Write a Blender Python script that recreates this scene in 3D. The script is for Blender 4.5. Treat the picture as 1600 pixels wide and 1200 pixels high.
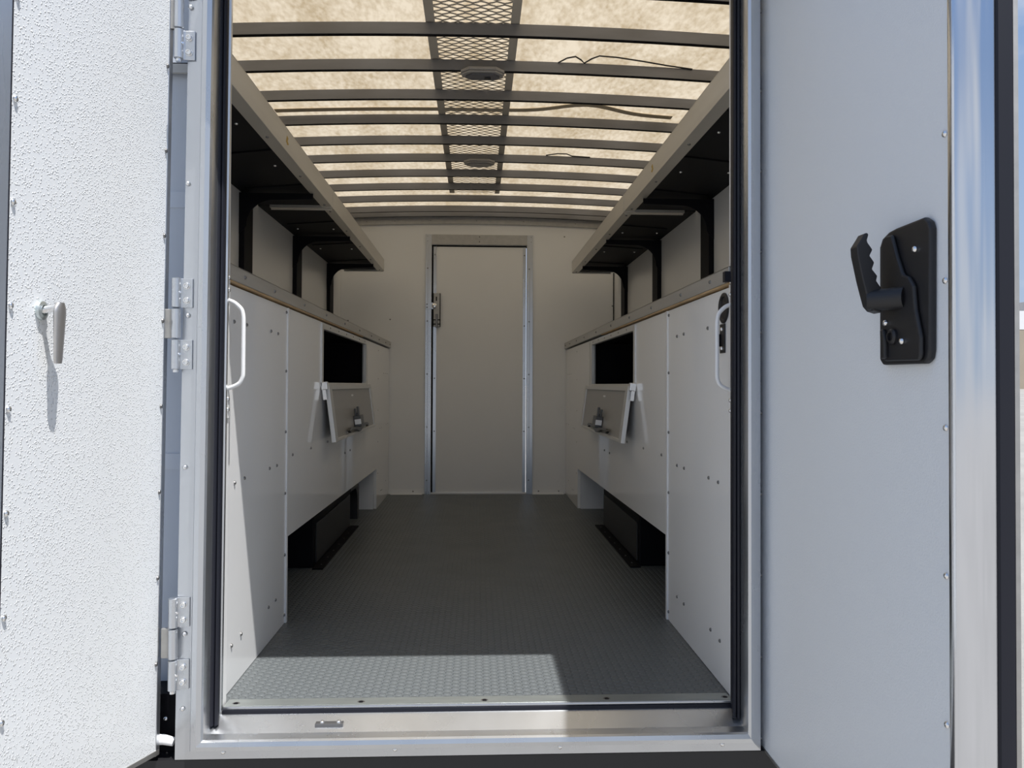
import bpy, bmesh, math, random
from mathutils import Vector, Matrix
random.seed(4)
S = bpy.context.scene
for o in list(bpy.data.objects): bpy.data.objects.remove(o)
COL = S.collection

# ------------------------------------------------------------------ camera
YAW, PITCH, ROLL = .042, .014, .004
f = Vector((math.sin(YAW)*math.cos(PITCH), math.cos(YAW)*math.cos(PITCH), math.sin(PITCH)))
r0 = f.cross(Vector((0, 0, 1))).normalized(); u0 = r0.cross(f)
ri = r0*math.cos(ROLL)+u0*math.sin(ROLL); up = -r0*math.sin(ROLL)+u0*math.cos(ROLL)
cd = bpy.data.cameras.new('camera'); cam = bpy.data.objects.new('camera', cd); COL.objects.link(cam)
M = Matrix((ri, up, -f)).transposed().to_4x4(); M.translation = Vector((-.009, -1.896, .785))
cam.matrix_world = M
cd.sensor_fit = 'HORIZONTAL'; cd.sensor_width = 36; cd.lens = 36*1200/1600
cd.shift_x = 4.746/1600; cd.shift_y = -15.56/1600
cd.clip_start = .02; cd.clip_end = 2000
S.camera = cam

# ------------------------------------------------------------------ light
S.view_settings.view_transform = 'Standard'; S.view_settings.look = 'None'
S.view_settings.gamma = 1; S.view_settings.use_curve_mapping = False
S.view_settings.exposure = 0.08
ld = bpy.data.lights.new('sun', 'SUN'); ld.energy = 6.2; ld.angle = math.radians(.55); ld.color = (1, .975, .94)
sun = bpy.data.objects.new('sun', ld); COL.objects.link(sun)
sun.rotation_euler = Vector((-.259, .315, -1)).to_track_quat('-Z', 'Y').to_euler(); sun.location = (3, -4, 10)

w = bpy.data.worlds.new('sky'); S.world = w; w.use_nodes = True
nt = w.node_tree; nt.nodes.clear()
N = nt.nodes.new; L = nt.links.new
out = N('ShaderNodeOutputWorld'); bg = N('ShaderNodeBackground'); tc = N('ShaderNodeTexCoord')
mp = N('ShaderNodeMapping'); mp.inputs['Scale'].default_value = (1, 1, 2.6)
no = N('ShaderNodeTexNoise'); no.inputs['Scale'].default_value = 2.6; no.inputs['Detail'].default_value = 8; no.inputs['Roughness'].default_value = .55
cr = N('ShaderNodeValToRGB'); cr.color_ramp.elements[0].position = .46; cr.color_ramp.elements[1].position = .68
sx = N('ShaderNodeSeparateXYZ'); hr = N('ShaderNodeValToRGB')
hr.color_ramp.elements[0].position = 0; hr.color_ramp.elements[0].color = (.52, .64, .80, 1)
hr.color_ramp.elements[1].position = .6; hr.color_ramp.elements[1].color = (.16, .33, .70, 1)
mx = N('ShaderNodeMix'); mx.data_type = 'RGBA'; mx.inputs['B'].default_value = (.88, .9, .93, 1)
L(tc.outputs['Generated'], mp.inputs['Vector']); L(mp.outputs[0], no.inputs['Vector']); L(no.outputs['Fac'], cr.inputs['Fac'])
L(tc.outputs['Generated'], sx.inputs[0]); L(sx.outputs['Z'], hr.inputs['Fac'])
L(cr.outputs['Color'], mx.inputs['Factor']); L(hr.outputs['Color'], mx.inputs['A'])
L(mx.outputs['Result'], bg.inputs['Color']); L(bg.outputs[0], out.inputs[0]); bg.inputs['Strength'].default_value = .85

# ------------------------------------------------------------------ materials
def mat(name, color, rough=.5, metal=0, spec=.5, coat=0, noise=None, bump=None, var=None):
    """noise/bump: (kind, scale, strength, distance); var: (scale, amount, stretch)"""
    m = bpy.data.materials.new(name); m.use_nodes = True; t = m.node_tree
    b = t.nodes['Principled BSDF']
    b.inputs['Base Color'].default_value = (*color, 1); b.inputs['Roughness'].default_value = rough
    b.inputs['Metallic'].default_value = metal; b.inputs['Specular IOR Level'].default_value = spec
    b.inputs['Coat Weight'].default_value = coat; b.inputs['Coat Roughness'].default_value = .04
    co = t.nodes.new('ShaderNodeTexCoord')
    if var:
        mp = t.nodes.new('ShaderNodeMapping'); mp.inputs['Scale'].default_value = var[2]
        n = t.nodes.new('ShaderNodeTexNoise'); n.inputs['Scale'].default_value = var[0]; n.inputs['Detail'].default_value = 6
        r = t.nodes.new('ShaderNodeValToRGB'); a = var[1]
        r.color_ramp.elements[0].position = .3; r.color_ramp.elements[1].position = .7
        r.color_ramp.elements[0].color = (*[c*(1-a) for c in color], 1); r.color_ramp.elements[1].color = (*[min(1, c*(1+a)) for c in color], 1)
        t.links.new(co.outputs['Object'], mp.inputs[0]); t.links.new(mp.outputs[0], n.inputs['Vector'])
        t.links.new(n.outputs['Fac'], r.inputs[0]); t.links.new(r.outputs[0], b.inputs['Base Color'])
        if metal > .5:
            rr = t.nodes.new('ShaderNodeMapRange'); rr.inputs['To Min'].default_value = rough*.92; rr.inputs['To Max'].default_value = rough*1.12
            t.links.new(n.outputs['Fac'], rr.inputs['Value']); t.links.new(rr.outputs[0], b.inputs['Roughness'])
    if bump:
        kind, sc, st, di = bump
        bp = t.nodes.new('ShaderNodeBump'); bp.inputs['Strength'].default_value = st; bp.inputs['Distance'].default_value = di
        if kind == 'noise':
            n2 = t.nodes.new('ShaderNodeTexNoise'); n2.inputs['Scale'].default_value = sc; n2.inputs['Detail'].default_value = 3
            src = n2.outputs['Fac']; t.links.new(co.outputs['Object'], n2.inputs['Vector'])
        elif kind == 'pebble':
            n2 = t.nodes.new('ShaderNodeTexVoronoi'); n2.feature = 'SMOOTH_F1'; n2.inputs['Scale'].default_value = sc
            n2.inputs['Smoothness'].default_value = .25
            t.links.new(co.outputs['Object'], n2.inputs['Vector'])
            n3 = t.nodes.new('ShaderNodeTexNoise'); n3.inputs['Scale'].default_value = sc*.45
            t.links.new(co.outputs['Object'], n3.inputs['Vector'])
            ad = t.nodes.new('ShaderNodeMath'); ad.operation = 'MULTIPLY_ADD'; ad.inputs[1].default_value = .22
            t.links.new(n3.outputs['Fac'], ad.inputs[0]); t.links.new(n2.outputs['Distance'], ad.inputs[2])
            mr = t.nodes.new('ShaderNodeMapRange'); mr.interpolation_type = 'SMOOTHSTEP'
            mr.inputs['From Min'].default_value = .24; mr.inputs['From Max'].default_value = .50
            mr.inputs['To Min'].default_value = 1; mr.inputs['To Max'].default_value = 0
            t.links.new(ad.outputs[0], mr.inputs['Value']); src = mr.outputs[0]
        t.links.new(src, bp.inputs['Height']); t.links.new(bp.outputs[0], b.inputs['Normal'])
    return m
ALU = mat('satin_aluminium', (.60, .62, .65), .27, .92, var=(3, .04, (3, 3, .5)), bump=('noise', 90, .015, .001))
ALUD = mat('dull_aluminium', (.46, .45, .43), .55, 1, var=(8, .08, (4, 1, 4)))
STEEL = mat('galvanised_roof_steel', (.20, .20, .21), .45, .4, var=(5, .12, (1, 4, 4)))
ZINC = mat('bright_zinc', (.85, .85, .85), .22, 1)
SCREW = mat('screw_steel', (.22, .215, .21), .35, .8)
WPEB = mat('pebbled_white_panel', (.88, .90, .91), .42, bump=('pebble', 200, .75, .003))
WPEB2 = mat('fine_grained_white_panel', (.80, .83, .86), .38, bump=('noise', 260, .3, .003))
WGLOSS = mat('glossy_white_steel', (.87, .875, .88), .35, spec=.3, coat=.8)
WWALL = mat('matt_white_lining', (.80, .80, .79), .5, bump=('noise', 380, .12, .001), var=(1.3, .03, (1, 1, 1)))
WSIDE = mat('satin_white_lining', (.74, .74, .73), .25, bump=('noise', 380, .06, .001))
BLACK = mat('black_painted_steel', (.004, .004, .006), .6, spec=.15)
BPLAS = mat('black_plastic', (.014, .014, .016), .45, bump=('noise', 500, .1, .001))
RUBB = mat('black_rubber_seal', (.010, .011, .018), .5, spec=.35)
WHITEP = mat('white_powder_coat', (.78, .78, .78), .3)
WOOD = mat('plywood_edge', (.50, .34, .18), .6, var=(40, .25, (1, .2, 6)))
LAMP = mat('beige_lamp_plastic', (.36, .34, .32), .4)
LENS = mat('smoky_lamp_lens', (.10, .10, .115), .25)
GRAT = mat('pale_grating_metal', (.62, .56, .47), .5, .1)
ORANGE = mat('faded_yellow_mark', (.45, .30, .06), .6)
STICK = mat('white_sticker', (.8, .8, .8), .5)
CONC = mat('sunlit_concrete', (.30, .285, .26), .9, var=(.6, .15, (1, 1, 1)), bump=('noise', 30, .5, .02))
TAN = mat('tan_wall', (.36, .31, .24), .9, var=(.5, .05, (1, 1, 1)))
EDGE = mat('polished_edge_aluminium', (.70, .72, .76), .16, 1, var=(3, .05, (3, 3, 1)))
REARP = mat('satin_rear_post', (.66, .71, .78), .35, .1)

def floor_mat():
    m = bpy.data.materials.new('coin_rubber'); m.use_nodes = True; t = m.node_tree; b = t.nodes['Principled BSDF']
    n = t.nodes.new; l = t.links.new
    b.inputs['Base Color'].default_value = (.110, .122, .128, 1); b.inputs['Roughness'].default_value = .42
    g = n('ShaderNodeNewGeometry'); s = n('ShaderNodeSeparateXYZ'); l(g.outputs['Position'], s.inputs[0])
    P = .0235; R = P*math.sqrt(3)
    def cell(off):
        vs = []
        for ax, per, o in (('X', R, off*R*.5), ('Y', P, off*P*.5)):
            a = n('ShaderNodeMath'); a.operation = 'ADD'; a.inputs[1].default_value = o+per*200; l(s.outputs[ax], a.inputs[0])
            mo = n('ShaderNodeMath'); mo.operation = 'MODULO'; mo.inputs[1].default_value = per; l(a.outputs[0], mo.inputs[0])
            su = n('ShaderNodeMath'); su.operation = 'SUBTRACT'; su.inputs[1].default_value = per/2; l(mo.outputs[0], su.inputs[0])
            vs.append(su.outputs[0])
        c = n('ShaderNodeCombineXYZ'); l(vs[0], c.inputs[0]); l(vs[1], c.inputs[1])
        le = n('ShaderNodeVectorMath'); le.operation = 'LENGTH'; l(c.outputs[0], le.inputs[0]); return le.outputs['Value']
    mi = n('ShaderNodeMath'); mi.operation = 'MINIMUM'; l(cell(0), mi.inputs[0]); l(cell(1), mi.inputs[1])
    mr = n('ShaderNodeMapRange'); mr.interpolation_type = 'SMOOTHSTEP'
    mr.inputs['From Min'].default_value = .0075; mr.inputs['From Max'].default_value = .0102
    mr.inputs['To Min'].default_value = 1; mr.inputs['To Max'].default_value = 0; l(mi.outputs[0], mr.inputs['Value'])
    bp = n('ShaderNodeBump'); bp.inputs['Strength'].default_value = .9; bp.inputs['Distance'].default_value = .0026
    l(mr.outputs[0], bp.inputs['Height']); l(bp.outputs[0], b.inputs['Normal'])
    ns = n('ShaderNodeTexNoise'); ns.inputs['Scale'].default_value = 5; ns.inputs['Detail'].default_value = 7
    l(g.outputs['Position'], ns.inputs['Vector'])
    rr = n('ShaderNodeMapRange'); rr.inputs['To Min'].default_value = .36; rr.inputs['To Max'].default_value = .52
    l(ns.outputs['Fac'], rr.inputs['Value']); l(rr.outputs[0], b.inputs['Roughness'])
    return m
COIN = floor_mat()

def sheet_mat():
    m = bpy.data.materials.new('translucent_fibreglass'); m.use_nodes = True; t = m.node_tree; n = t.nodes.new; l = t.links.new
    t.nodes.clear(); o = n('ShaderNodeOutputMaterial'); tr = n('ShaderNodeBsdfTranslucent'); df = n('ShaderNodeBsdfDiffuse'); ad = n('ShaderNodeMixShader')
    ad.inputs[0].default_value = .45
    co = n('ShaderNodeTexCoord')
    a = n('ShaderNodeTexNoise'); a.inputs['Scale'].default_value = 4.5; a.inputs['Detail'].default_value = 10; a.inputs['Roughness'].default_value = .7
    mp = n('ShaderNodeMapping'); mp.inputs['Scale'].default_value = (1.2, .45, 1); mp.inputs['Rotation'].default_value = (0, 0, .5)
    bn = n('ShaderNodeTexNoise'); bn.inputs['Scale'].default_value = 60; bn.inputs['Detail'].default_value = 6
    mp2 = n('ShaderNodeMapping'); mp2.inputs['Scale'].default_value = (1, .45, 1); mp2.inputs['Rotation'].default_value = (0, 0, -.3)
    l(co.outputs['Object'], mp.inputs[0]); l(mp.outputs[0], a.inputs['Vector']); l(co.outputs['Object'], mp2.inputs[0]); l(mp2.outputs[0], bn.inputs['Vector'])
    av = n('ShaderNodeMix'); av.data_type = 'FLOAT'; av.inputs['Factor'].default_value = .42; l(a.outputs['Fac'], av.inputs['A']); l(bn.outputs['Fac'], av.inputs['B'])
    r = n('ShaderNodeValToRGB'); r.color_ramp.elements[0].position = .38; r.color_ramp.elements[1].position = .60
    r.color_ramp.elements[0].color = (.50, .385, .235, 1); r.color_ramp.elements[1].color = (.80, .68, .50, 1)
    l(av.outputs['Result'], r.inputs[0]); l(r.outputs[0], tr.inputs['Color']); df.inputs['Color'].default_value = (.55, .50, .40, 1)
    l(df.outputs[0], ad.inputs[1]); l(tr.outputs[0], ad.inputs[2]); l(ad.outputs[0], o.inputs[0]); return m
SHEET = sheet_mat()

# ------------------------------------------------------------------ mesh helpers
class MB:
    def __init__(s): s.bm = bmesh.new()
    def box(s, x0, x1, y0, y1, z0, z1):
        v = [s.bm.verts.new((x, y, z)) for z in (z0, z1) for y in (y0, y1) for x in (x0, x1)]
        for q in ((0, 2, 3, 1), (4, 5, 7, 6), (0, 1, 5, 4), (2, 6, 7, 3), (0, 4, 6, 2), (1, 3, 7, 5)): s.bm.faces.new([v[i] for i in q])
        return s
    def prism(s, pts, ax, a, b):
        """polygon in the plane across axis ax ('x': (y,z), 'y': (x,z), 'z': (x,y)), from a to b"""
        def P(p, t): return {'x': (t, p[0], p[1]), 'y': (p[0], t, p[1]), 'z': (p[0], p[1], t)}[ax]
        A = [s.bm.verts.new(P(p, a)) for p in pts]; B = [s.bm.verts.new(P(p, b)) for p in pts]; n = len(pts)
        s.bm.faces.new(A[::-1]); s.bm.faces.new(B)
        for i in range(n): s.bm.faces.new((A[i], A[(i+1) % n], B[(i+1) % n], B[i]))
        return s
    def tube(s, path, r, seg=12, closed=False):
        rings = []; n = len(path); path = [Vector(p) for p in path]
        nrm = None
        for i, p in enumerate(path):
            d = (path[min(i+1, n-1)]-path[max(i-1, 0)]).normalized()
            if nrm is None: nrm = d.orthogonal().normalized()
            nrm = (nrm-d*nrm.dot(d)).normalized(); bn = d.cross(nrm)
            rr = r[i] if isinstance(r, (list, tuple)) else r
            rings.append([s.bm.verts.new(p+nrm*rr*math.cos(2*math.pi*k/seg)+bn*rr*math.sin(2*math.pi*k/seg)) for k in range(seg)])
        for a, b in zip(rings, rings[1:]):
            for k in range(seg): s.bm.faces.new((a[k], a[(k+1) % seg], b[(k+1) % seg], b[k]))
        s.bm.faces.new(rings[0][::-1]); s.bm.faces.new(rings[-1]); return s
    def lathe(s, prof, o, d, seg=20):
        """prof: (radius, height along d)"""
        d = Vector(d).normalized(); u = d.orthogonal().normalized(); v = d.cross(u); o = Vector(o)
        rings = [[s.bm.verts.new(o+d*h+(u*math.cos(2*math.pi*k/seg)+v*math.sin(2*math.pi*k/seg))*max(r, 1e-5)) for k in range(seg)] for r, h in prof]
        for a, b in zip(rings, rings[1:]):
            for k in range(seg): s.bm.faces.new((a[k], a[(k+1) % seg], b[(k+1) % seg], b[k]))
        s.bm.faces.new(rings[0][::-1]); s.bm.faces.new(rings[-1]); return s
    def build(s, name, m, parent=None, bevel=0, smooth=False, loc=(0, 0, 0), seg=2):
        bmesh.ops.recalc_face_normals(s.bm, faces=s.bm.faces)
        me = bpy.data.meshes.new(name); s.bm.to_mesh(me); s.bm.free(); me.materials.append(m)
        if smooth:
            for p in me.polygons: p.use_smooth = True
            me.set_sharp_from_angle(angle=math.radians(40))
        o = bpy.data.objects.new(name, me); COL.objects.link(o); o.location = loc
        if parent: o.parent = parent; o.matrix_parent_inverse = Matrix.Identity(4)
        if bevel:
            b = o.modifiers.new('bevel', 'BEVEL'); b.width = bevel; b.segments = seg; b.limit_method = 'ANGLE'; b.angle_limit = math.radians(35)
            b.harden_normals = False
        return o
def box(name, m, x0, x1, y0, y1, z0, z1, parent=None, bevel=0):
    if x1 < x0: x0, x1 = x1, x0
    return MB().box(x0, x1, y0, y1, z0, z1).build(name, m, parent, bevel)
def tag(o, label=None, cat=None, group=None, kind=None):
    if label: o['label'] = label
    if cat: o['category'] = cat
    if group: o['group'] = group
    if kind: o['kind'] = kind
    return o
def thing(name, label, cat, loc=(0, 0, 0), group=None, kind=None):
    o = bpy.data.objects.new(name, None); COL.objects.link(o); o.empty_display_size = .1; o.location = loc
    return tag(o, label, cat, group, kind)
def struct(o, label, cat=None): return tag(o, label, cat, kind='structure')
def copy_tree(o, parent=None):
    c = o.copy(); COL.objects.link(c)
    if parent: c.parent = parent
    for ch in list(o.children): copy_tree(ch, c)
    return c
# fastener meshes, shared by every copy
def fastener(name, prof, m, slot=False):
    o = MB().lathe(prof, (0, 0, 0), (0, 0, 1), 12).build(name, m, smooth=True); me = o.data; bpy.data.objects.remove(o); return me
RIV = fastener('rivet', [(.0052, 0), (.0052, .001), (.0044, .0032), (.002, .0044), (.0005, .0046)], SCREW)
RIVB = fastener('rivet', [(.0055, 0), (.0055, .001), (.0046, .0034), (.0025, .0046), (.0005, .005)], ZINC)
RIVS = fastener('rivet', [(.0034, 0), (.0034, .0008), (.0024, .002), (.0006, .0024)], SCREW)
BOLT = fastener('bolt', [(.0085, 0), (.0085, .0015), (.0072, .0016), (.0072, .006), (.0062, .0072), (.0038, .0074), (.0036, .0045), (.0005, .0045)], ZINC)
def fast(me, name, p, d, parent):
    o = bpy.data.objects.new(name, me); COL.objects.link(o); o.location = p
    o.rotation_euler = Vector(d).to_track_quat('Z', 'Y').to_euler(); o.parent = parent; return o

W = .635; YB = 3.635; XW = .985; TOP = 2.0
# ------------------------------------------------------------------ setting: truck body
fl = box('floor', COIN, -XW, XW, .0, YB, -.05, 0); struct(fl, 'dark grey coin-pattern rubber floor of the truck body')
for s, nm in ((-1, 'left'), (1, 'right')):
    o = MB().box(min(s*XW, s*1.06), max(s*XW, s*1.06), .0895 if s < 0 else .03, YB+.05, -.05, 1.999).build('wall_'+nm, WSIDE)
    struct(o, 'white lined side wall on the %s of the truck body' % nm)
bw = MB(); D0, D1, DH = -.335, .350, 1.79
bw.box(-XW, D0, YB, YB+.05, 0, TOP-.002); bw.box(D1, XW, YB, YB+.05, 0, TOP-.002); bw.box(D0, D1, YB, YB+.05, DH, TOP-.002)
wb = bw.build('wall_back', WWALL); struct(wb, 'off-white front bulkhead wall at the far end around the inner door')
for x, z in ((-.631, 1.25), (.622, 1.859), (.972, 1.36), (-.93, 1.24)): fast(RIV, 'rivet', (x, YB, z), (0, -1, 0), wb)
# seam trim at right back corner
o = box('trim_5', BLACK, .978, .984, YB-.006, YB, 1.0, 1.60); struct(o, 'thin dark seam in the far right corner of the walls')
# floor angles and header trim on the back wall
for i, (a, b, rv) in enumerate(((-.62, D0-.06, (-.46,)), (D1+.045, .62, (.44, .585)))):
    o = MB().box(a, b, YB-.004, YB, .003, .034).box(a, b, YB-.03, YB, 0, .003).build('trim_%d' % (i+1), WWALL)
    struct(o, ('low kick angle along the foot of the back wall, left of the inner door', 'low kick angle along the foot of the back wall, right of the inner door')[i])
    for x in rv: fast(RIV, 'rivet', (x, YB-.004, .02), (0, -1, 0), o)
def arch(x): return 2.03-.022*(x/.9)**2
def arch_strip(mb, x0, x1, y0, y1, dz0, dz1, n=16):
    for i in range(n):
        a = x0+(x1-x0)*i/n; b = x0+(x1-x0)*(i+1)/n
        vs = [mb.bm.verts.new(p) for p in ((a, y0, arch(a)+dz0), (b, y0, arch(b)+dz0), (b, y1, arch(b)+dz0), (a, y1, arch(a)+dz0),
                                           (a, y0, arch(a)+dz1), (b, y0, arch(b)+dz1), (b, y1, arch(b)+dz1), (a, y1, arch(a)+dz1))]
        qs = [(0, 3, 2, 1), (4, 5, 6, 7), (0, 1, 5, 4), (2, 3, 7, 6)]
        if i == 0: qs.append((0, 4, 7, 3))
        if i == n-1: qs.append((1, 2, 6, 5))
        for q in qs: mb.bm.faces.new([vs[k] for k in q])
    bmesh.ops.remove_doubles(mb.bm, verts=mb.bm.verts, dist=1e-5); return mb
# translucent roof: a single curved sheet with light passing through it
mb = MB(); nx = 40
rows = [[mb.bm.verts.new((-1.04+2.08*i/nx, y, arch(-1.04+2.08*i/nx)+.012)) for i in range(nx+1)] for y in (-.04, YB+.05)]
for i in range(nx): mb.bm.faces.new((rows[0][i], rows[0][i+1], rows[1][i+1], rows[1][i]))
o = mb.build('ceiling', SHEET, smooth=True); struct(o, 'cream translucent fibreglass roof skin glowing with daylight')
# top plate of back wall
o = arch_strip(MB(), -.97, .97, YB-.012, YB-.0, -.088, -.04).build('trim_3', ALUD); struct(o, 'aluminium header strip along the top of the back wall')
for x in (-.80, -.60, -.345, -.015, .325, .70): fast(RIVS, 'rivet', (x, YB-.012, arch(x)-.065), (0, -1, 0), o)
o = arch_strip(MB(), -1.0, 1.0, YB-.05, YB+.05, -.04, .010).build('trim_4', STEEL); struct(o, 'dark steel roof rail where the roof meets the back wall')

# roof bows
bow0 = None
for k in range(11):
    y = .733+.3*(k-1)
    if k == 0:
        bow0 = thing('roof_bow', '', 'roof bow')
        m_ = arch_strip(MB(), -.975, .975, 0, .003, -.04, 0).build('web', STEEL, bow0)
        f_ = arch_strip(MB(), -.975, .975, .003, .022, -.04, -.037).build('lower_flange', BLACK, bow0)
        t_ = arch_strip(MB(), -.975, .975, .003, .022, -.003, 0).build('upper_flange', STEEL, bow0)
        b = bow0
    else: b = copy_tree(bow0)
    b.location = (0, y, 0)
    b['group'] = 'steel roof bows'
    b['label'] = ['curved steel roof bow at the top edge, nearest the rear opening',
                  'curved steel roof bow, first whole one from the rear opening', 'curved steel roof bow carrying the nearer oval dome lamp',
                  'curved steel roof bow just beyond the nearer dome lamp', 'curved steel roof bow with a pale sagging strap lying above it',
                  'curved steel roof bow between the sagging strap and the farther dome lamp', 'curved steel roof bow carrying the farther oval dome lamp',
                  'curved steel roof bow just beyond the farther dome lamp', 'curved steel roof bow, third from the back wall',
                  'curved steel roof bow, second from the back wall', 'curved steel roof bow closest to the back wall'][k]
# dome lamps
def octa(cx, cy, hx, hy, c): return [(cx-hx, cy-hy+c), (cx-hx+c, cy-hy), (cx+hx-c, cy-hy), (cx+hx, cy-hy+c), (cx+hx, cy+hy-c), (cx+hx-c, cy+hy), (cx-hx+c, cy+hy), (cx-hx, cy+hy-c)]
def dome(y, x, lab, open_):
    t = thing('dome_lamp', lab, 'lamp', (x, y, arch(0)-.04), 'roof lamps')
    MB().prism(octa(0, 0, .084, .045, .032), 'z', -.012, 0).build('base', LAMP, t, .003)
    MB().prism(octa(0, 0, .080, .041, .030), 'z', -.02, -.012).build('bezel', LAMP, t, .003)
    MB().prism(octa(0, 0, .066, .030, .024), 'z', -.026, -.02).build('lens', LENS if open_ else LAMP, t, .003)
    if open_: MB().prism(octa(.02, .002, .012, .008, .004), 'z', -.029, -.026).build('switch', BPLAS, t, .001)
dome(1.04, .008, 'oval roof dome lamp nearer the rear opening, with a dark lens', True)
dome(2.23, .0, 'oval roof dome lamp farther in, with a plain beige lens', False)
# expanded metal walkway strip
t = thing('roof_walkway_grating', 'long strip of expanded metal mesh down the middle of the roof', 'grating', (0, 0, 0))
for a, b in ((-.19, -.158), (.103, .134)): box('side_bar', GRAT, a, b, -.02, 3.10, 2.032, 2.038, t)
g = MB(); y = .0; k = 0; LWD = .052
while y < 3.09:
    x = -.158; pts = []; n = 0
    nseg = 5*4
    for i in range(nseg+1):
        xx = -.158+.261*i/nseg; ph = 2*math.pi*(xx/LWD)+(math.pi if k % 2 else 0)
        pts.append((xx, y+.0062*math.cos(ph)))
    vs = [[g.bm.verts.new((px, py-.0066, 2.0315)) for px, py in pts], [g.bm.verts.new((px, py+.0066, 2.0333)) for px, py in pts],
          [g.bm.verts.new((px, py+.0064, 2.0341)) for px, py in pts], [g.bm.verts.new((px, py-.0068, 2.0323)) for px, py in pts]]
    for a in range(4):
        A, B = vs[a], vs[(a+1) % 4]
        for i in range(nseg): g.bm.faces.new((A[i], A[i+1], B[i+1], B[i]))
    y += .0205; k += 1
g.build('mesh', GRAT, t)
# strap and wires above the bows
st = MB(); P = []
for i in range(41):
    x = -.92+1.80*i/40; bulge = .10*math.exp(-((x-.48)/.17)**2)
    P.append((x, 1.60-bulge))
for (a, b) in zip(P, P[1:]):
    va = [st.bm.verts.new((q[0], q[1]+d, arch(q[0])+.004+h)) for q in (a, b) for d, h in ((0, 0), (-.040, 0), (-.040, .002), (0, .002))]
    for q in ((0, 1, 5, 4), (1, 2, 6, 5), (2, 3, 7, 6), (3, 0, 4, 7)): st.bm.faces.new([va[i] for i in q])
bmesh.ops.remove_doubles(st.bm, verts=st.bm.verts, dist=1e-5)
tag(st.build('strap', mat('beige_strap', (.60, .50, .36), .6)), 'flat beige strap lying wavily along a roof bow on the right', 'strap')
def zx(px_list, y, z): return [(x, yy, z) for x, yy in px_list]
tag(MB().tube([(.30, 1.03, 2.025), (.33, 1.0, 2.03), (.36, .985, 2.03), (.385, 1.01, 2.028), (.40, 1.033, 2.026), (.425, 1.0, 2.03), (.45, .975, 2.03), (.52, .985, 2.03), (.62, 1.005, 2.026), (.72, 1.025, 2.02), (.82, 1.03, 2.01)], .003, 6).build('lamp_cable', BPLAS, smooth=True), 'thin black cable looping above the bow with the nearer dome lamp', 'cable')
tag(MB().tube([(.36, 2.225, 2.026), (.42, 2.20, 2.028), (.47, 2.20, 2.027), (.50, 2.225, 2.024), (.60, 2.23, 2.02)], .003, 6).build('lamp_cable', BPLAS, smooth=True), 'short black cable above the bow with the farther dome lamp', 'cable')

# ------------------------------------------------------------------ inner door (door_3)
d3 = thing('door_3', 'narrow off-white inner door in the back wall with aluminium frame', 'door', (0, YB, 0), kind='structure')
def dbox(name, m, x0, x1, y0, y1, z0, z1, bev=0): return box(name, m, x0, x1, y0, y1, z0, z1, d3, bev)
dbox('panel', WWALL, D0+.012, D1-.006, .006, .03, .012, DH-.012)
for a, b in ((D0-.044, D0-.001), (D1+.001, D1+.044)):
    p = MB().box(a, b, -.012, 0, 0, DH+.075).box(a+.016, a+.019, -.014, -.012, 0, DH).build('frame', ALU, d3, .002)
    for z in (.10, .48, .86, 1.24, 1.62): fast(RIV, 'rivet', ((a+b)/2-.006, -.012, z), (0, -1, 0), p)
p = dbox('frame', ALUD, D0-.044, D1+.044, -.008, 0, DH+.002, DH+.075, .002)
for x in (D0-.03, .008, D1+.03):
    for z in (DH+.025, DH+.06): fast(RIV, 'rivet', (x, -.008, z), (0, -1, 0), p)
for a in (D0+.012, D1-.028):
    p = dbox('edge_strip', ALU, a, a+.022, .002, .008, .012, DH-.012)
    for z in (.45, .83, 1.21, 1.72): fast(RIV, 'rivet', (a+.011, .002, z), (0, -1, 0), p)
dbox('gap_seal', BLACK, D0, D0+.012, .012, .03, 0, DH); dbox('gap_seal', BLACK, D0, D1, .012, .03, DH-.012, DH)
dbox('threshold', WHITEP, D0, D1, -.004, .012, 0, .011)
lt = dbox('latch_body', ALUD, -.322, -.274, -.012, .006, 1.20, 1.44, .002)
box('latch_side', BLACK, -.276, -.271, -.016, .004, 1.20, 1.44, lt); box('latch_side', BLACK, -.325, -.320, -.016, .004, 1.20, 1.44, lt)
box('keyhole', BLACK, -.304, -.296, -.0135, -.012, 1.385, 1.415, lt)
MB().lathe([(.018, 0), (.018, .012), (.014, .015), (.001, .015)], (-.315, -.012, 1.348), (0, -1, 0)).build('roller', ZINC, lt, smooth=True)
box('lever', SCREW, -.304, -.290, -.03, -.012, 1.19, 1.29, lt, .003); box('lower_clamp', BLACK, -.326, -.270, -.015, -.012, 1.215, 1.222, lt)
box('lower_clamp', BLACK, -.326, -.270, -.015, -.012, 1.245, 1.252, lt)
sk = dbox('striker', ALU, -.378, -.322, -.018, -.012, 1.325, 1.372, .001)
for z in (1.338, 1.36): fast(RIV, 'rivet', (-.366, -.018, z), (0, -1, 0), sk)

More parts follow.
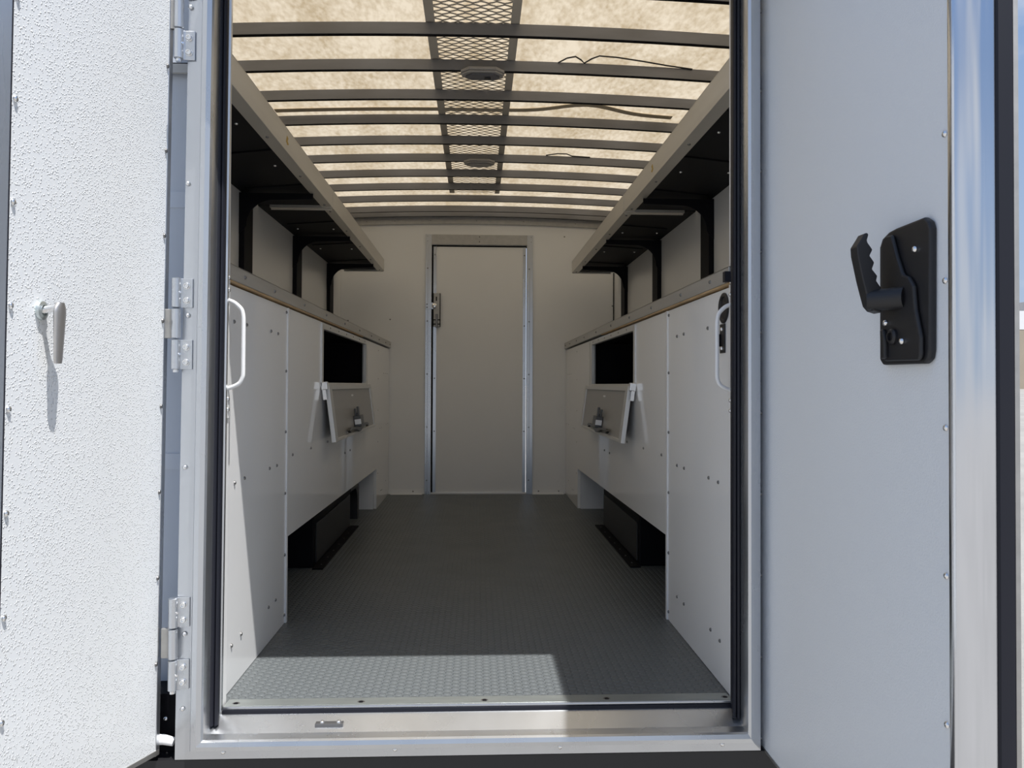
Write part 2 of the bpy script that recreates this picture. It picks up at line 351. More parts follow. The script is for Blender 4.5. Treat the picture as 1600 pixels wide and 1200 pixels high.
# ------------------------------------------------------------------ cabinets, worktops, shelves
def cabinet(s):
    side = 'left' if s < 0 else 'right'
    t = thing('storage_cabinet', 'long glossy white storage cabinet along the %s wall with an open bin hatch' % side, 'cabinet', (s*W, 0, 0), 'white cabinets along the side walls')
    T = .018
    Y1 = .675; OY0, OY1, OZ0, OZ1 = (1.234, 2.46, .785, 1.018) if s < 0 else (1.205, 2.36, .785, 1.018)
    ZB = .278; YE = 2.95; H = 1.036
    def q(name, m, a, b, y0, y1, z0, z1, par=t, bev=0):   # a,b measured outward from the face
        return box(name, m, min(s*a, s*b), max(s*a, s*b), y0, y1, z0, z1, par, bev)
    nd = (-s, 0, 0)
    # near panel
    p = q('near_panel', WGLOSS, 0, T, .006, Y1-.010, 0.002, H)
    L1 = [(.218, .945), (.466, .945), (.547, .943), (.461, .529), (.545, .529), (.125, .528), (.209, .530), (.111, .113), (.191, .117), (.462, .11), (.543, .11)]
    if s < 0: L1.append((.11, .945))
    for y, z in L1: fast(RIV, 'screw', (0, y, z), nd, p)
    for z in (1.02, .827, .628, .427, .226, .03): fast(RIV, 'screw', (0, .652, z), nd, p)
    q('corner_trim', WHITEP, -.004, T, Y1-.010, Y1+.006, .0 if s < 0 else .0, H)
    # middle panel with the hatch hole
    M_ = MB()
    ya, yb = Y1+.006, YE+.02; za, zb = ZB, ZB-.025
    zl = lambda y: za+(zb-za)*(y-ya)/(yb-ya)
    for poly in ([(ya, za), (OY0, zl(OY0)), (OY0, OZ0), (OY0, OZ1), (OY0, H), (ya, H)], [(OY0, zl(OY0)), (OY1, zl(OY1)), (OY1, OZ0), (OY0, OZ0)],
                 [(OY0, OZ1), (OY1, OZ1), (OY1, H), (OY0, H)], [(OY1, zl(OY1)), (yb, zb), (yb, H), (OY1, H), (OY1, OZ1), (OY1, OZ0)]):
        M_.prism(poly, 'x', 0, s*T)
    bmesh.ops.remove_doubles(M_.bm, verts=M_.bm.verts, dist=1e-5)
    seen = {}
    for fc in M_.bm.faces: seen.setdefault(tuple(sorted(v.index if v.index >= 0 else id(v) for v in fc.verts)), []).append(fc)
    bmesh.ops.delete(M_.bm, geom=[x for v in seen.values() if len(v) > 1 for x in v], context='FACES_ONLY')
    p = M_.build('middle_panel', WGLOSS, t)
    for y, z in ((.752, .544), (1.04, .543), (1.365, .543), (1.796, .457), (1.943, .458)): fast(RIV, 'screw', (0, y, z), nd, p)
    q('panel_joint', SCREW, -.0008, .002, OY1+.10, OY1+.1025, OZ0-.04, H-.01, t) if s > 0 else None
    # far panel down to the floor with its return
    p = MB().box(min(0, s*T), max(0, s*T), YE+.0205, YB-.004, 0.002, H).build('far_panel', WGLOSS, t)
    for z in (.62, .42, .22, .82, 1.0): fast(RIVS, 'screw', (0, 3.02, z), nd, p)
    for y, z in ((3.12, .50), (3.2, .50), (3.45, .51), (3.55, .51), (3.18, .09), (3.24, .085), (3.45, .12), (3.3, .86), (3.4, .86), (3.5, .86)): fast(RIVS, 'screw', (0, y, z), nd, p)
    q('far_return', WGLOSS, T, .34, YE, YE+.015, .002, ZB+.03)
    q('near_return', BLACK, T, .34, Y1-.02, Y1-.010, .002, ZB+.03)
    q('underside', BLACK, T, .34, Y1-.01, YE, ZB+.02, ZB+.03)
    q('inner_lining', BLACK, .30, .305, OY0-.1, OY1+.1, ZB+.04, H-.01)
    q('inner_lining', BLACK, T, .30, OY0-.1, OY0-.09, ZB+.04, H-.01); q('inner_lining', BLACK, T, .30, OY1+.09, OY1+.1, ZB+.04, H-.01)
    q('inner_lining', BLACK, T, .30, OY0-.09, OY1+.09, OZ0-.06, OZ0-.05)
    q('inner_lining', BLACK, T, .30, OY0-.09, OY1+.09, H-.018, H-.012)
    # hatch frame
    F = MB(); w_ = .03
    for (y0, y1, z0, z1) in ((OY0-w_*.6, OY0+.012, OZ0-.012, H-.004), (OY1-.014, OY1+w_, OZ0-.004, OZ1+.006), (OY0+.012, OY1-.014, OZ1-.010, OZ1+.012), (OY0+.012, OY1-.014, OZ0-.008, OZ0+.006)):
        F.box(min(s*-.006, s*.012), max(s*-.006, s*.012), y0, y1, z0, z1)
    fr = F.build('hatch_frame', mat_halu, t, .0015)
    for k in range(6): fast(RIVS, 'rivet', (s*-.006, OY0+.15+k*.2*(OY1-OY0)/1.226, OZ1+.004), nd, fr)
    MB().lathe([(.055, 0), (.055, .03), (.045, .035), (.001, .035)], (s*.29, OY0+.35, .93), (-s, 0, 0)).build('inner_duct', BPLAS, t, smooth=True)
    # folded-down hatch door: hinged under the opening, leaning into the aisle
    hd = bpy.data.objects.new('hatch_door', None); COL.objects.link(hd); hd.parent = t; hd.empty_display_size = .05
    hd.location = (s*-.022, 0, OZ0-.002); hd.rotation_euler = (0, -s*math.radians(-7.5), 0)
    a0, a1 = (OY0+.012, OY1+.01) if s < 0 else (OY0+.0, OY1+.07); Hh = .237
    def h(name, m, u0, u1, y0, y1, z0, z1, par=hd, bev=0): return box(name, m, min(s*u0, s*u1), max(s*u0, s*u1), y0, y1, z0, z1, par, bev)
    h('door_panel', mat_hatch, .0, .010, a0+.012, a1-.02, -Hh+.008, -.008)
    fr = MB()
    for (y0, y1, z0, z1) in ((a0, a0+.055, -Hh, 0), (a1-.045, a1, -Hh, 0), (a0+.055, a1-.045, -.022, 0), (a0+.055, a1-.045, -Hh, -Hh+.014)):
        fr.box(min(s*-.006, s*.012), max(s*-.006, s*.012), y0, y1, z0, z1)
    fo = fr.build('door_frame', mat_halu, hd, .002)
    lx = a0+.47*(a1-a0)
    # T-handle latch seen from its back, arms and hook rods
    lb = h('latch', mat_latch, -.034, 0, lx-.05, lx+.05, -.205, -.150, hd, .003)
    h('sticker', STICK, -.035, -.005, lx-.0515, lx-.0505, -.192, -.168, lb)
    for u0, zt in ((-.030, -.108), (-.016, -.116)): h('prong', mat_latch, u0, u0+.009, lx-.05, lx-.02, -.152, zt, lb, .002)
    h('prong', mat_latch, -.030, -.007, lx-.04, lx-.02, -.150, -.138, lb, .002)
    a_ = MB()
    a_.prism([(lx-.30, -.206), (lx-.26, -.196), (lx-.05, -.202), (lx+.05, -.202), (lx+.26, -.196), (lx+.30, -.206), (lx+.27, -.218), (lx+.24, -.206), (lx+.10, -.212), (lx, -.228), (lx-.10, -.212), (lx-.24, -.206), (lx-.27, -.218)], 'x', s*-.020, s*-.008)
    a_.build('cam_arms', mat_latch, lb)
    h('sticker', STICK, -.0008, 0, lx-.03, lx+.03, -.056, -.047, hd)
    h('hinge_bracket', ZINC, -.004, .022, a0-.03, a0+.0, -.020, .012, hd, .002)
    h('stay_strap', ZINC, .006, .02, a0-.022, a0-.014, -.06, -.018, hd)
    return t
mat_halu = mat('plain_aluminium', (.66, .66, .65), .4, .55)
mat_hatch = mat('grey_hatch_panel', (.34, .33, .31), .35, spec=.4)
mat_latch = mat('dark_latch_steel', (.10, .10, .10), .35, .8)
cabinet(-1); cabR = cabinet(1)

def worktop(s):
    side = 'left' if s < 0 else 'right'
    t = thing('worktop', 'narrow white worktop with raised aluminium lip on the %s cabinet' % side, 'worktop', (0, 0, 1.036), 'worktops on the cabinets')
    X0, X1 = s*(W-.004), s*(XW-.002)
    box('board', WSIDE, X0, X1, .092, YB-.004, .010, .026, t)
    box('board_edge', WOOD, s*(W-.010), s*(W+.02), .008, 2.3 if s < 0 else 2.0, .005, .0095, t)
    m_ = MB().box(min(s*(W-.012), s*(W-.002)), max(s*(W-.012), s*(W-.002)), .008, YB-.006, .010, .050)
    m_.box(min(s*(W-.012), s*(W+.02)), max(s*(W-.012), s*(W+.02)), .008, YB-.006, .046, .050)
    p = m_.build('lip', mat_lip, t, .0015)
    for y in (.16, .46, .86, 1.26, 1.7, 2.15, 2.6, 2.95, 3.3, 3.55): fast(RIV, 'rivet', (s*(W-.012), y, .03), (-s, 0, 0), p)
mat_lip = mat('satin_lip_aluminium', (.55, .54, .52), .45, .7, var=(6, .06, (1, .5, 6)))
worktop(-1); worktop(1)

def shelf(s, y0, y1, z, which):
    side = 'left' if s < 0 else 'right'
    t = thing('overhead_shelf', 'black-bottomed overhead shelf with aluminium front, %s side, %s' % (side, which), 'shelf', (0, y0, z), 'overhead shelves')
    n = y1-y0; X = .652
    def q(name, m, a, b, c, d, e, g, bev=0, par=t): return box(name, m, min(s*a, s*b), max(s*a, s*b), c, d, e, g, par, bev)
    q('panel', BLACK, X+.012, XW-.002, .004, n-.004, .006, .016)
    m_ = MB().box(min(s*X, s*(X+.006)), max(s*X, s*(X+.006)), 0, n, 0, .078)
    m_.box(min(s*X, s*(X+.045)), max(s*X, s*(X+.045)), 0, n, -.002, .002)
    m_.box(min(s*X, s*(X+.02)), max(s*X, s*(X+.02)), 0, n, .075, .079)
    p = m_.build('front_fascia', mat_fascia, t, .001)
    k = int(n/.42)
    for i in range(k+1): fast(RIV, 'rivet', (s*(X+.024), .06+(n-.12)*i/k, -.002), (0, 0, -1), p)
    q('end_lip', mat_fascia, X+.006, XW-.06, 0, .010, -.010, .012); q('end_lip', mat_fascia, X+.006, XW-.06, n-.012, n, -.006, .012)
    for i in range(3):
        yy = n*(.2+.3*i)
        MB().tube([(s*(X+.04), yy-.08, .004), (s*(XW-.04), yy+.0, .004)], .0035, 6).build('stiffening_rib', BLACK, t, smooth=True)
        for dx in (.09, .27): fast(RIVB, 'rivet', (s*(X+dx), yy+.12, .006), (0, 0, -1), t.children[0])
    return t
mat_fascia = mat('shelf_aluminium', (.62, .60, .56), .42, .65, var=(4, .05, (1, .4, 6)), bump=('noise', 200, .04, .001))
for s in (-1, 1):
    shelf(s, .04, 1.535, 1.570, 'nearer the rear opening'); shelf(s, 1.545, 3.44, 1.570, 'farther in by the back wall')
fm = MB()
for k in range(2):
    for s, y, x in ((-1, .715, -.6518), (1, .93, .6518)):
        pass
for s, y in ((-1, .70), (1, .96)):
    o = MB().prism([(y, 1.60), (y+.012, 1.622), (y+.03, 1.618), (y+.02, 1.606), (y+.036, 1.598), (y+.018, 1.592)], 'x', s*.6512, s*.6522).build('inspection_mark', ORANGE)
    tag(o, 'small yellow inspection mark on the front of the %s overhead shelf' % ('left' if s < 0 else 'right'), 'mark', 'inspection marks')

# wall posts with gusset brackets
pnames = ['nearest the rear', 'middle one', 'farthest in']
def post(s, y, lab):
    side = 'left' if s < 0 else 'right'
    t = thing('wall_post', 'black steel post with curved shelf gusset, %s wall, %s' % (side, lab), 'shelf post', (s*XW, y, 1.06), 'black shelf posts')
    a, b = sorted((0, -s*.022)); 
    MB().box(a, b, -.06, .06, .004, .51).build('upright', BLACK, t, .001)
    # concave gusset: quarter circle of the radius .11 cut from the corner plate
    c = (-s*.14, .355); pts = [(-s*.0, .508), (-s*.30, .508), (-s*.30, .485), (-s*.135, .480)]
    R_ = .105
    for i in range(11):
        an = math.pi/2*i/10
        pts.append((-s*(.135-R_*math.sin(an)), .375+R_*math.cos(an)))
    pts += [(-s*.022, .36), (-s*0, .34)]
    MB().prism(pts, 'y', -.062, -.056).build('gusset', BLACK, t)
    return t
for s in (-1, 1):
    for y, l in zip((1.345, 2.265, 3.19), pnames): post(s, y, l)

# wheel boxes
for s in (-1, 1):
    side = 'left' if s < 0 else 'right'
    t = thing('wheel_box', 'black wheel box on the floor under the %s cabinet' % side, 'wheel box', (0, 0, 0), 'wheel boxes under the cabinets')
    X = .700
    m_ = MB().box(min(s*X, s*(XW-.004)), max(s*X, s*(XW-.004)), 1.42, 2.36, .001, .215); m_.build('box', BLACK, t, .006)
    fl_ = box('floor_flange', BLACK, s*(X-.045), s*X, 1.39, 2.38, .0005, .006, t)
    box('cover_plate', BPLAS, s*(X-.006), s*X, 1.45, 2.33, .016, .185, t, .003)
    for i in range(7): fast(RIVS, 'rivet', (s*(X-.025), 1.46+i*.14, .006), (0, 0, 1), fl_)
pts = []
for i in range(13):
    a = math.pi/2*i/12; pts.append((2.42+.30*math.sin(a), .0+.24*math.cos(a)))
pts += [(2.62, .002), (2.52, .002)]
arc = [(2.38, .25)]+[(2.55+.13*math.sin(math.pi/2*i/10), .12+.13*math.cos(math.pi/2*i/10)) for i in range(11)]+[(2.68, .001), (2.62, .001), (2.62, .10)]+[(2.53+.09*math.sin(math.pi/2*(10-i)/10), .10+.09*math.cos(math.pi/2*(10-i)/10)) for i in range(11)]+[(2.38, .19)]
tag(MB().prism(arc, 'x', -.80, -.70).build('wheel_liner', BPLAS, smooth=False), 'curved black liner behind the left wheel box', 'wheel liner')

# ------------------------------------------------------------------ rear opening frame (trim_6)
IX0, IX1, IZ0, IZ1 = -.620, .632, .000, 1.80
prof = [(.034, .06), (.034, .0035), (0, .0025), (0, -.008), (.011, -.012), (.012, -.062), (.0155, -.086), (.019, -.092), (.030, -.095), (.042, -.092), (.048, -.080), (.051, -.066), (.088, -.063), (.088, -.05), (.088, .06)]
def sill_drop(u):
    T_ = [(0, 0), (.011, .006), (.012, .030), (.019, .036), (.042, .056), (.048, .061), (.051, .064), (.088, .088)]
    for (a, b), (c, d) in zip(T_, T_[1:]):
        if u <= c: return b+(d-b)*(u-a)/(c-a)
    return u
def loop(u, y):
    zz = IZ0-.004-sill_drop(u); r_ = IX1+u*.52-.006*(1-u/.088); return [(IX0-u, y, zz), (r_, y, zz), (r_, y, IZ1+u), (IX0+.010-u*.92, y, IZ1+u)]
fr = thing('trim_6', 'mitred satin aluminium frame around the rear opening', None, (0, 0, 0), kind='structure')
names = ['sill', 'right_jamb', 'header', 'left_jamb']
LP = [loop(u, y) for u, y in prof]
for e in range(4):
    m_ = MB(); A = [m_.bm.verts.new(l[e]) for l in LP]; B = [m_.bm.verts.new(l[(e+1) % 4]) for l in LP]
    n = len(LP)
    for i in range(n): m_.bm.faces.new((A[i], A[(i+1) % n], B[(i+1) % n], B[i]))
    m_.bm.faces.new(A[::-1]); m_.bm.faces.new(B)
    p = m_.build(names[e], ALU, fr, smooth=True); p.data.set_sharp_from_angle(angle=math.radians(18))
    if e == 0:
        for x in (-.596, -.197, .193, .583): fast(RIVB, 'rivet', (x, -.066, -.074), (0, -1, 0), p)
        box('strike_plate', SCREW, -.388, -.322, -.050, -.034, -.032, -.0195, p, .001)
        for x in (-.372, -.333): fast(RIVB, 'screw', (x, -.042, -.0195), (0, -.3, .9), p)
    if e == 3:
        for z in (1.255, .589, .027): fast(RIVB, 'rivet', (-.690, -.066, z), (0, -1, 0), p)
# inner edge of the opening: white return strips
for s, x in ((-1, -.6205), (1, .6325)):
    o = box('trim_%d' % (7 if s < 0 else 8), WHITEP, x, x+s*.014, -.003, .030, .001, 1.99)
    struct(o, 'thin white return edge of the %s jamb' % ('left' if s < 0 else 'right'))
# black weather seals on the jambs
def seal(s):
    x0 = -.6095 if s < 0 else .6150
    m_ = MB()
    pts = [(.0105, -.006), (.0005, -.044), (.003, -.050), (.007, -.053), (.010, -.047), (.013, -.052), (.018, -.054), (.0235, -.048), (.0235, -.022), (.0165, -.018), (.0165, -.006)]
    if s > 0: pts = [(a*.80, b) for a, b in pts]
    m_.prism([(s*a, b) for a, b in pts], 'z', -.020, 1.80)
    o = m_.build('weather_seal', RUBB, smooth=True, loc=(x0-(.004 if s < 0 else 0), 0, 0)); o.rotation_euler = (0, .0045 if s < 0 else 0, 0)
    tag(o, 'black rubber weather seal running up the %s jamb of the rear opening' % ('left' if s < 0 else 'right'), 'seal', 'jamb seals')
seal(-1); seal(1)
# threshold with seal below
th = thing('threshold_strip', 'greenish clear-coated aluminium threshold strip at the front edge of the floor', 'threshold', (0, 0, 0))
mat_th = mat('threshold_aluminium', (.40, .43, .42), .32, .7, var=(12, .08, (1, 4, 1)))
p = MB().prism([(-.003, 0.0005), (-.003, .006), (.045, .003), (.045, .0005)], 'x', IX0+.003, IX1-.003).build('plate', mat_th, th)
for x in (-.592, -.289, .014, .318, .616):
    MB().lathe([(.010, .0), (.0095, .0008), (.006, .001), (.005, -.002), (.001, -.002)], (x, .014, .0042), (0, -.06, 1), 16).build('screw', SCREW, p, smooth=True)
    MB().lathe([(.0058, 0), (.0058, .0002), (.001, .0002)], (x, .014, .0053), (0, -.06, 1), 14).build('screw_recess', BLACK, p)
box('nose', ALU, IX0+.003, IX1-.003, -.008, -.003, -.001, .0055, th, .0015)
o = box('threshold_seal', RUBB, IX0+.003, IX1-.003, -.0125, -.004, -.0135, -.0012); tag(o, 'black rubber strip below the floor edge along the sill', 'seal')

# header overhang of the body above the opening
mat_cap = mat('roof_cap_aluminium', (.6, .6, .6), .4, .8)
o = MB().prism([(-.245, 1.87), (-.245, 1.90), (.04, 2.02), (.04, 1.90), (-.0, 1.885)], 'x', -.60, .72).build('rain_hood', mat_cap)
tag(o, 'aluminium rain hood projecting above the rear opening', 'rain hood')
# rear wall around the frame
o = MB().box(-1.06, -.7095, .0605, .089, .045, 1.999).box(-.705, .72, -.03, .029, 1.895, 2.0).build('wall_rear', REARP)
struct(o, 'satin rear wall of the truck body behind the left door')
for z0, z1 in ((1.235, 1.275), (.565, .61)): pass
o = MB().box(.70, 1.06, -.008, .029, -.09, 1.999).build('wall_rear_right', REARP); struct(o, 'satin rear wall of the truck body behind the right door')
for z, zz, lab in ((1.226, 1.266, 'upper'), (.571, .61, 'lower')):
    o = box('patch_plate', mat('patch_plate', (.72, .77, .84), .3, .2), -.80, -.735, .0575, .0600, z, zz)
    tag(o, '%s small rectangular plate on the rear post beside the left hinges' % lab, 'plate', 'rear post plates')
o = box('bumper', BPLAS, -1.12, 1.12, -.062, .03, -.60, -.094); tag(o, 'black rear bumper face below the aluminium sill', 'bumper')
o = box('rub_rail', BLACK, -1.08, -.712, -.02, .0895, -.093, .0445); tag(o, 'black rail section low behind the left door', 'rail')
fast(RIVB, 'bolt', (-.746, -.02, -.014), (0, -1, 0), o)
o = MB().tube([(-.79, -.045, -.055), (-.77, -.05, -.052), (-.74, -.05, -.050), (-.715, -.05, -.056)], [.010, .013, .012, .010], 10).build('white_tie', WHITEP, smooth=True)
tag(o, 'short white tie poking out between the left door and the frame', 'tie')

# chassis below and outer skin
o = box('chassis', BLACK, -1.0, 1.0, .10, YB, -.35, -.06); tag(o, 'black chassis under the truck floor', 'chassis')

# ------------------------------------------------------------------ rear doors
# left door, open at about ninety degrees, inner face sunlit
XL = -.746
d1 = thing('door_1', 'left rear door swung open, pebbled white inner face in full sun', 'door', (XL, -.06, 0), kind='structure')
d1.rotation_euler = (0, math.radians(.52), 0)
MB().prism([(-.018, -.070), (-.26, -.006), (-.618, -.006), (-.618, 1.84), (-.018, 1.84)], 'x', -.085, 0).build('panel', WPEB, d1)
e = MB().box(-.088, .0015, -.018, .004, -.078, 1.85).build('hinge_edge', ALU, d1, .002)
e = MB().prism([(.002, -.618), (-.01, -.650), (-.045, -.662), (-.085, -.650), (-.088, -.618)], 'z', -.014, 1.85).build('free_edge', ALU, d1, smooth=True)
box('edge_seam', RUBB, -.0015, .0025, -.6195, -.6175, -.006, 1.84, d1)
MB().prism([(-.0, -.080), (-.26, -.014), (-.62, -.014), (-.62, -.006), (-.26, -.006), (-.0, -.068)], 'x', -.088, .0018).build('bottom_edge', ALUD, d1)
for k in range(10):
    z = -.06+.198*k
    if z > -.0: fast(RIV, 'rivet', (0.0, -.026, z-.0), (1, 0, 0), d1.children[0])
for k in range(11):
    fast(RIVB, 'rivet', (0.0, -.606, .095+.1622*k), (1, 0, 0), d1.children[0])
# chrome lever handle
hz = .906; hy = -.584+.06
hn = MB().lathe([(.0155, 0), (.0165, .002), (.0155, .006), (.011, .0075), (.009, .0075), (.0085, .004), (.001, .004)], (0, hy, hz), (1, 0, 0), 28).build('handle', mat('zinc_rose', (.62, .68, .68), .3, .8), d1, smooth=True)
MB().tube([(.003, hy, hz), (.012, hy+.002, hz+.003), (.026, hy+.003, hz+.006)], [.0065, .0062, .0068], 14).build('neck', ZINC, hn, smooth=True)
lm = MB(); R0 = []
for i in range(13):
    t_ = i/12; z = hz+.014-.102*t_; ww = .0185-.0065*t_
    if i == 0: ww = .008
    if i == 1: ww = .016
    if i == 12: ww = .010
    th_ = .007-.0025*t_
    cx = .030-.004*t_; yc = hy+.006+.004*t_
    R0.append([lm.bm.verts.new((cx+th_*math.cos(a)*(.8 if math.cos(a) > 0 else 1), yc+ww*math.sin(a), z)) for a in [2*math.pi*k/16 for k in range(16)]])
for a, b in zip(R0, R0[1:]):
    for k in range(16): lm.bm.faces.new((a[k], a[(k+1) % 16], b[(k+1) % 16], b[k]))
lm.bm.faces.new(R0[0]); lm.bm.faces.new(R0[-1][::-1])
lm.build('lever', mat('satin_lever_zinc', (.58, .56, .54), .4, .85), hn, smooth=True)

# right door, open, inner face in shade
XR = .690
d2 = thing('door_2', 'right rear door swung open, smooth-grained white inner face in shade', 'door', (XR, -.025, 0), kind='structure')
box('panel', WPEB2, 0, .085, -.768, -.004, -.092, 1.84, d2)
box('hinge_edge', ALU, -.0015, .088, -.004, .010, -.098, 1.85, d2, .002)
# free edge: wide rounded aluminium extrusion, black seal, outer lip
FY = -.768
m_ = MB(); pr_ = [(-.002, FY+.004), (-.003, FY-.006), (.0, FY-.011)]
for i in range(17):
    t_ = i/16; pr_.append((.003+.058*t_, FY-.012-.003*math.sin(math.pi*min(t_*1.4, 1))+(.0055*((t_-.62)/.38)**1.3 if t_ > .62 else 0)))
pr_ += [(.0635, FY-.006), (.064, FY+.012)]
m_.prism(pr_, 'z', -.098, 1.85); m_.build('free_edge', EDGE, d2, smooth=True)
MB().prism([(.0642, FY+.012), (.0642, FY-.006), (.067, FY-.009), (.080, FY-.010), (.088, FY-.010), (.0915, FY-.004), (.0915, FY+.012)], 'z', -.098, 1.85).build('edge_seal', RUBB, d2, smooth=True)
MB().prism([(.0918, FY+.010), (.0918, FY-.006), (.0985, FY-.007), (.0985, FY+.03)], 'z', -.098, 1.85).build('outer_lip', ALUD, d2)
box('edge_seam', RUBB, -.0008, .002, FY-.0005, FY+.0035, -.02, .5, d2)
box('bottom_edge', ALUD, -.0018, .088, FY+.002, .008, -.098, -.091, d2, .001)
for k in range(10): fast(RIV, 'rivet', (0, -.010, -.075+.1985*k), (-1, 0, 0), d2.children[0])
for k in range(10): fast(RIVB, 'rivet', (0, FY+.012, .065+.2195*k), (-1, 0, 0), d2.children[0])
# big black grip handle on a moulded plate; local coords: u toward camera = -y
hp = bpy.data.objects.new('handle', None); COL.objects.link(hp); hp.parent = d2; hp.location = (0, 0, 0); hp['label'] = 'large black plastic grip handle on a moulded plate'
def Y(y): return y+.025
pl = [(-.612, .830), (-.622, .821), (-.742, .820), (-.754, .826), (-.758, .840), (-.760, 1.026), (-.755, 1.038), (-.742, 1.046), (-.734, 1.046), (-.665, 1.045), (-.642, 1.043), (-.622, 1.036), (-.613, 1.022)]
MB().prism([(Y(a), b) for a, b in pl], 'x', -.012, 0).build('plate', BPLAS, hp, .004, seg=3)
MB().prism([(Y(a), b) for a, b in [(-.632, 1.024), (-.645, 1.036), (-.665, 1.034), (-.680, .998), (-.698, .964), (-.714, .958), (-.728, .942), (-.733, .905), (-.747, .861), (-.747, .832), (-.740, .825), (-.640, .827), (-.632, .84)]], 'x', -.020, -.012).build('raised_body', BPLAS, hp, .005, seg=3)
for y, z in ((-.722, 1.0), (-.650, .890), (-.698, .857)): fast(RIVB, 'screw', (-.0125 if y == -.722 else -.0205, Y(y), z), (-1, 0, 0), hp)
MB().tube([(-.012, Y(-.695), .927), (-.030, Y(-.672), .927), (-.046, Y(-.659), .927), (-.054, Y(-.654), .927)], [.019, .018, .0175, .017], 24).build('spindle', BPLAS, hp, smooth=True)
MB().prism([(Y(a), b) for a, b in [(-.640, .880), (-.650, .880), (-.656, .862), (-.656, .832), (-.642, .830)]], 'x', -.027, -.018).build('lock_tab', BPLAS, hp, .003)
MB().lathe([(.013, 0), (.013, .006), (.010, .009), (.007, .009), (.007, .004), (.001, .004)], (-.018, Y(-.672), .866), (-1, 0, 0), 20).build('lock_ring', BPLAS, hp, smooth=True)
# grip: scalloped finger bumps, profile in x (out of door) and z, at the end of the spindle
gq = [(.653, .946), (.6445, .958), (.6465, .966), (.6375, .977), (.6415, .988), (.6335, .999), (.6385, 1.009), (.6305, 1.020), (.629, 1.024), (.632, 1.034), (.629, 1.037), (.625, 1.035), (.6215, 1.029), (.612, 1.014), (.613, 1.0), (.622, .958), (.628, .935), (.633, .917), (.640, .909), (.653, .905)]
MB().prism([(a-XR, b) for a, b in gq], 'y', Y(-.667), Y(-.643)).build('grip', BPLAS, hp, .004, seg=3)

# ------------------------------------------------------------------ hinges on the left
def hinge(z, lab, n=3):
    t = thing('door_hinge', lab, 'hinge', (-.709, -.066, z), 'left door hinges')
    Hs = .215; kn = [(0, .071), (.0725, .143), (.1445, Hs)]
    for i, (a, b) in enumerate(kn):
        MB().lathe([(.0075, a), (.0105, a+.002), (.0105, b-.002), (.0075, b)], (-.001, -.010, 0), (0, 0, 1), 18).build('knuckle', ALU, t, smooth=True)
    MB().lathe([(.0065, 0), (.0065, .006), (.004, .008)], (-.001, -.010, -.006), (0, 0, 1), 14).build('pin', ZINC, t, smooth=True)
    for a, b in (kn[0], kn[2]):
        m_ = MB().prism([(0, 0-.004), (.004, -.006), (.012, -.004), (.034, -.003), (.034, .0), (.0, .0)], 'z', a+.001, b-.001)
        lf = m_.build('frame_leaf', ALU, t, .001)
        for zz in (a+.018, b-.018): fast(BOLT, 'bolt', (.0205, -.0035, zz), (0, -1, 0), lf)
        MB().tube([(.006, -.006, (a+b)/2), (.010, -.016, (a+b)/2+.001)], [.0032, .0026], 10).build('grease_nipple', ZINC, lf, smooth=True)
    a, b = kn[1]
    box('door_leaf', ALUD, -.030, -.002, -.006, .004, a+.001, b-.001, t, .001)
    fast(RIVB, 'screw', (.022, -.001, (a+b)/2+.02), (0, -1, 0), t.children[2])
    return t
hinge(1.545, 'topmost cast aluminium hinge between the left door and the frame')
hinge(.817, 'middle cast aluminium hinge, level with the chrome door handle')
hinge(.073, 'lowest cast aluminium hinge, just above the sill corner')

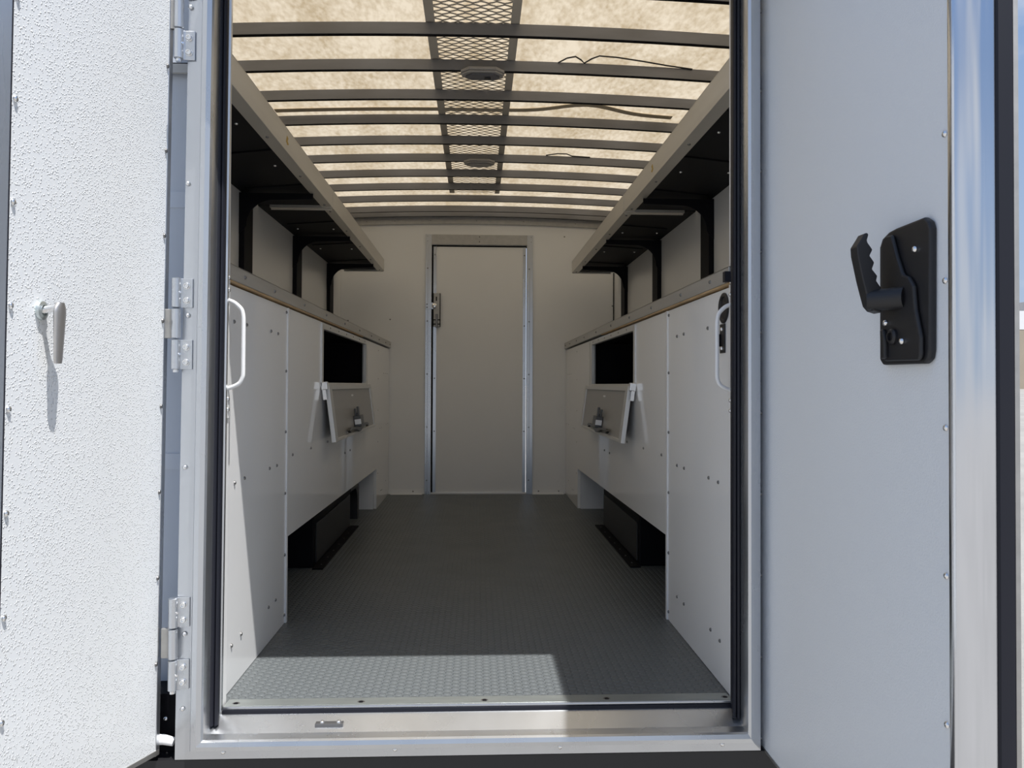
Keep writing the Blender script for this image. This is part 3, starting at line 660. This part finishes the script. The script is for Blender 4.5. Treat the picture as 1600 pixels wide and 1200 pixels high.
# ------------------------------------------------------------------ grab handles and small fittings at the cabinet ends
def grab(s):
    x0 = IX0 if s < 0 else IX1
    side = 'left' if s < 0 else 'right'
    t = thing('grab_handle', 'white tubular grab handle just inside the %s jamb' % side, 'grab handle', (x0, .012, 0), 'grab handles')
    d = -s
    pts = [(0, .990), (d*.014, .985), (d*.026, .976), (d*.035, .965), (d*.0385, .948)] + [(d*.039, .93-.03*i) for i in range(5)] + [(d*.0375, .800), (d*.031, .787), (d*.016, .778), (0, .773)]
    if s > 0: pts = [(a*.95, b) for a, b in pts]
    sm = []
    for i in range(len(pts)-1):
        for k in range(3):
            u = k/3; p0 = pts[max(i-1, 0)]; p1 = pts[i]; p2 = pts[i+1]; p3 = pts[min(i+2, len(pts)-1)]
            sm.append(tuple(.5*((2*p1[j])+(-p0[j]+p2[j])*u+(2*p0[j]-5*p1[j]+4*p2[j]-p3[j])*u*u+(-p0[j]+3*p1[j]-3*p2[j]+p3[j])*u**3) for j in (0, 1)))
    sm.append(pts[-1])
    MB().tube([(a, 0, b) for a, b in sm], .0052, 14).build('bar', WHITEP, t, smooth=True)
    p = box('mounting_plate', WHITEP, min(0, d*.003), max(0, d*.002), -.01, .012, .985, 1.06, t, .001)
    q_ = box('mounting_plate', WHITEP, min(0, d*.003), max(0, d*.003), -.01, .012, .70, .778, t, .001)
    for pp, z in ((p, 1.045), (p, 1.015), (q_, .748), (q_, .722)): fast(RIVB, 'bolt', (d*.002, 0, z), (d, 0, 0), pp)
grab(-1); grab(1)
o = MB().lathe([(.040, 0), (.040, .002), (.036, .004), (.030, .003), (.027, -.004), (.010, -.006), (.001, -.006)], (W-.001, .078, .987), (-1, 0, 0), 32).build('round_vent', BPLAS, smooth=True)
o.scale = (1, 1, 1); tag(o, 'round black recessed vent on the right cabinet behind the grab handle', 'vent')
t = thing('catch_plate', 'black rectangular catch plate below the round vent on the right cabinet', 'catch plate', (W, .085, .908))
box('plate', BPLAS, -.004, -.0005, -.019, .019, -.038, .038, t, .001); box('catch', BLACK, -.009, -.004, .008, .021, -.02, .012, t, .001)
for z in (-.026, .024): fast(RIVB, 'screw', (-.004, 0, z), (-1, 0, 0), t.children[0])
o = box('rubber_stop', RUBB, .612, .630, .002, .02, 1.046, 1.072); tag(o, 'small black rubber stop on top of the right grab handle mount', 'stop')

# ------------------------------------------------------------------ outside
g = MB(); xs = [-250, -20, 20, 250]; ys = [-250, -10, 12, 60, 400]; hz_ = [-.92, -.92, -.92, .6, .6]
V = [[g.bm.verts.new((x, y, z)) for x in xs] for y, z in zip(ys, hz_)]
for j in range(4):
    for i in range(3): g.bm.faces.new((V[j][i], V[j][i+1], V[j+1][i+1], V[j+1][i]))
o = g.build('ground', CONC); struct(o, 'pale sunlit concrete yard around the truck')
b = thing('warehouse', 'low tan building with a white roof band, seen past the right door', 'building', (75, 62, 1.1))
box('wall', TAN, -35, 40, 0, 20, -.6, 4.6, b); box('roof_band', WHITEP, -35.02, 40.02, -.02, 20.02, 4.6, 6.2, b)
box('rooftop_unit', LAMP, -24, -20, 4, 8, 6.2, 7.6, b)
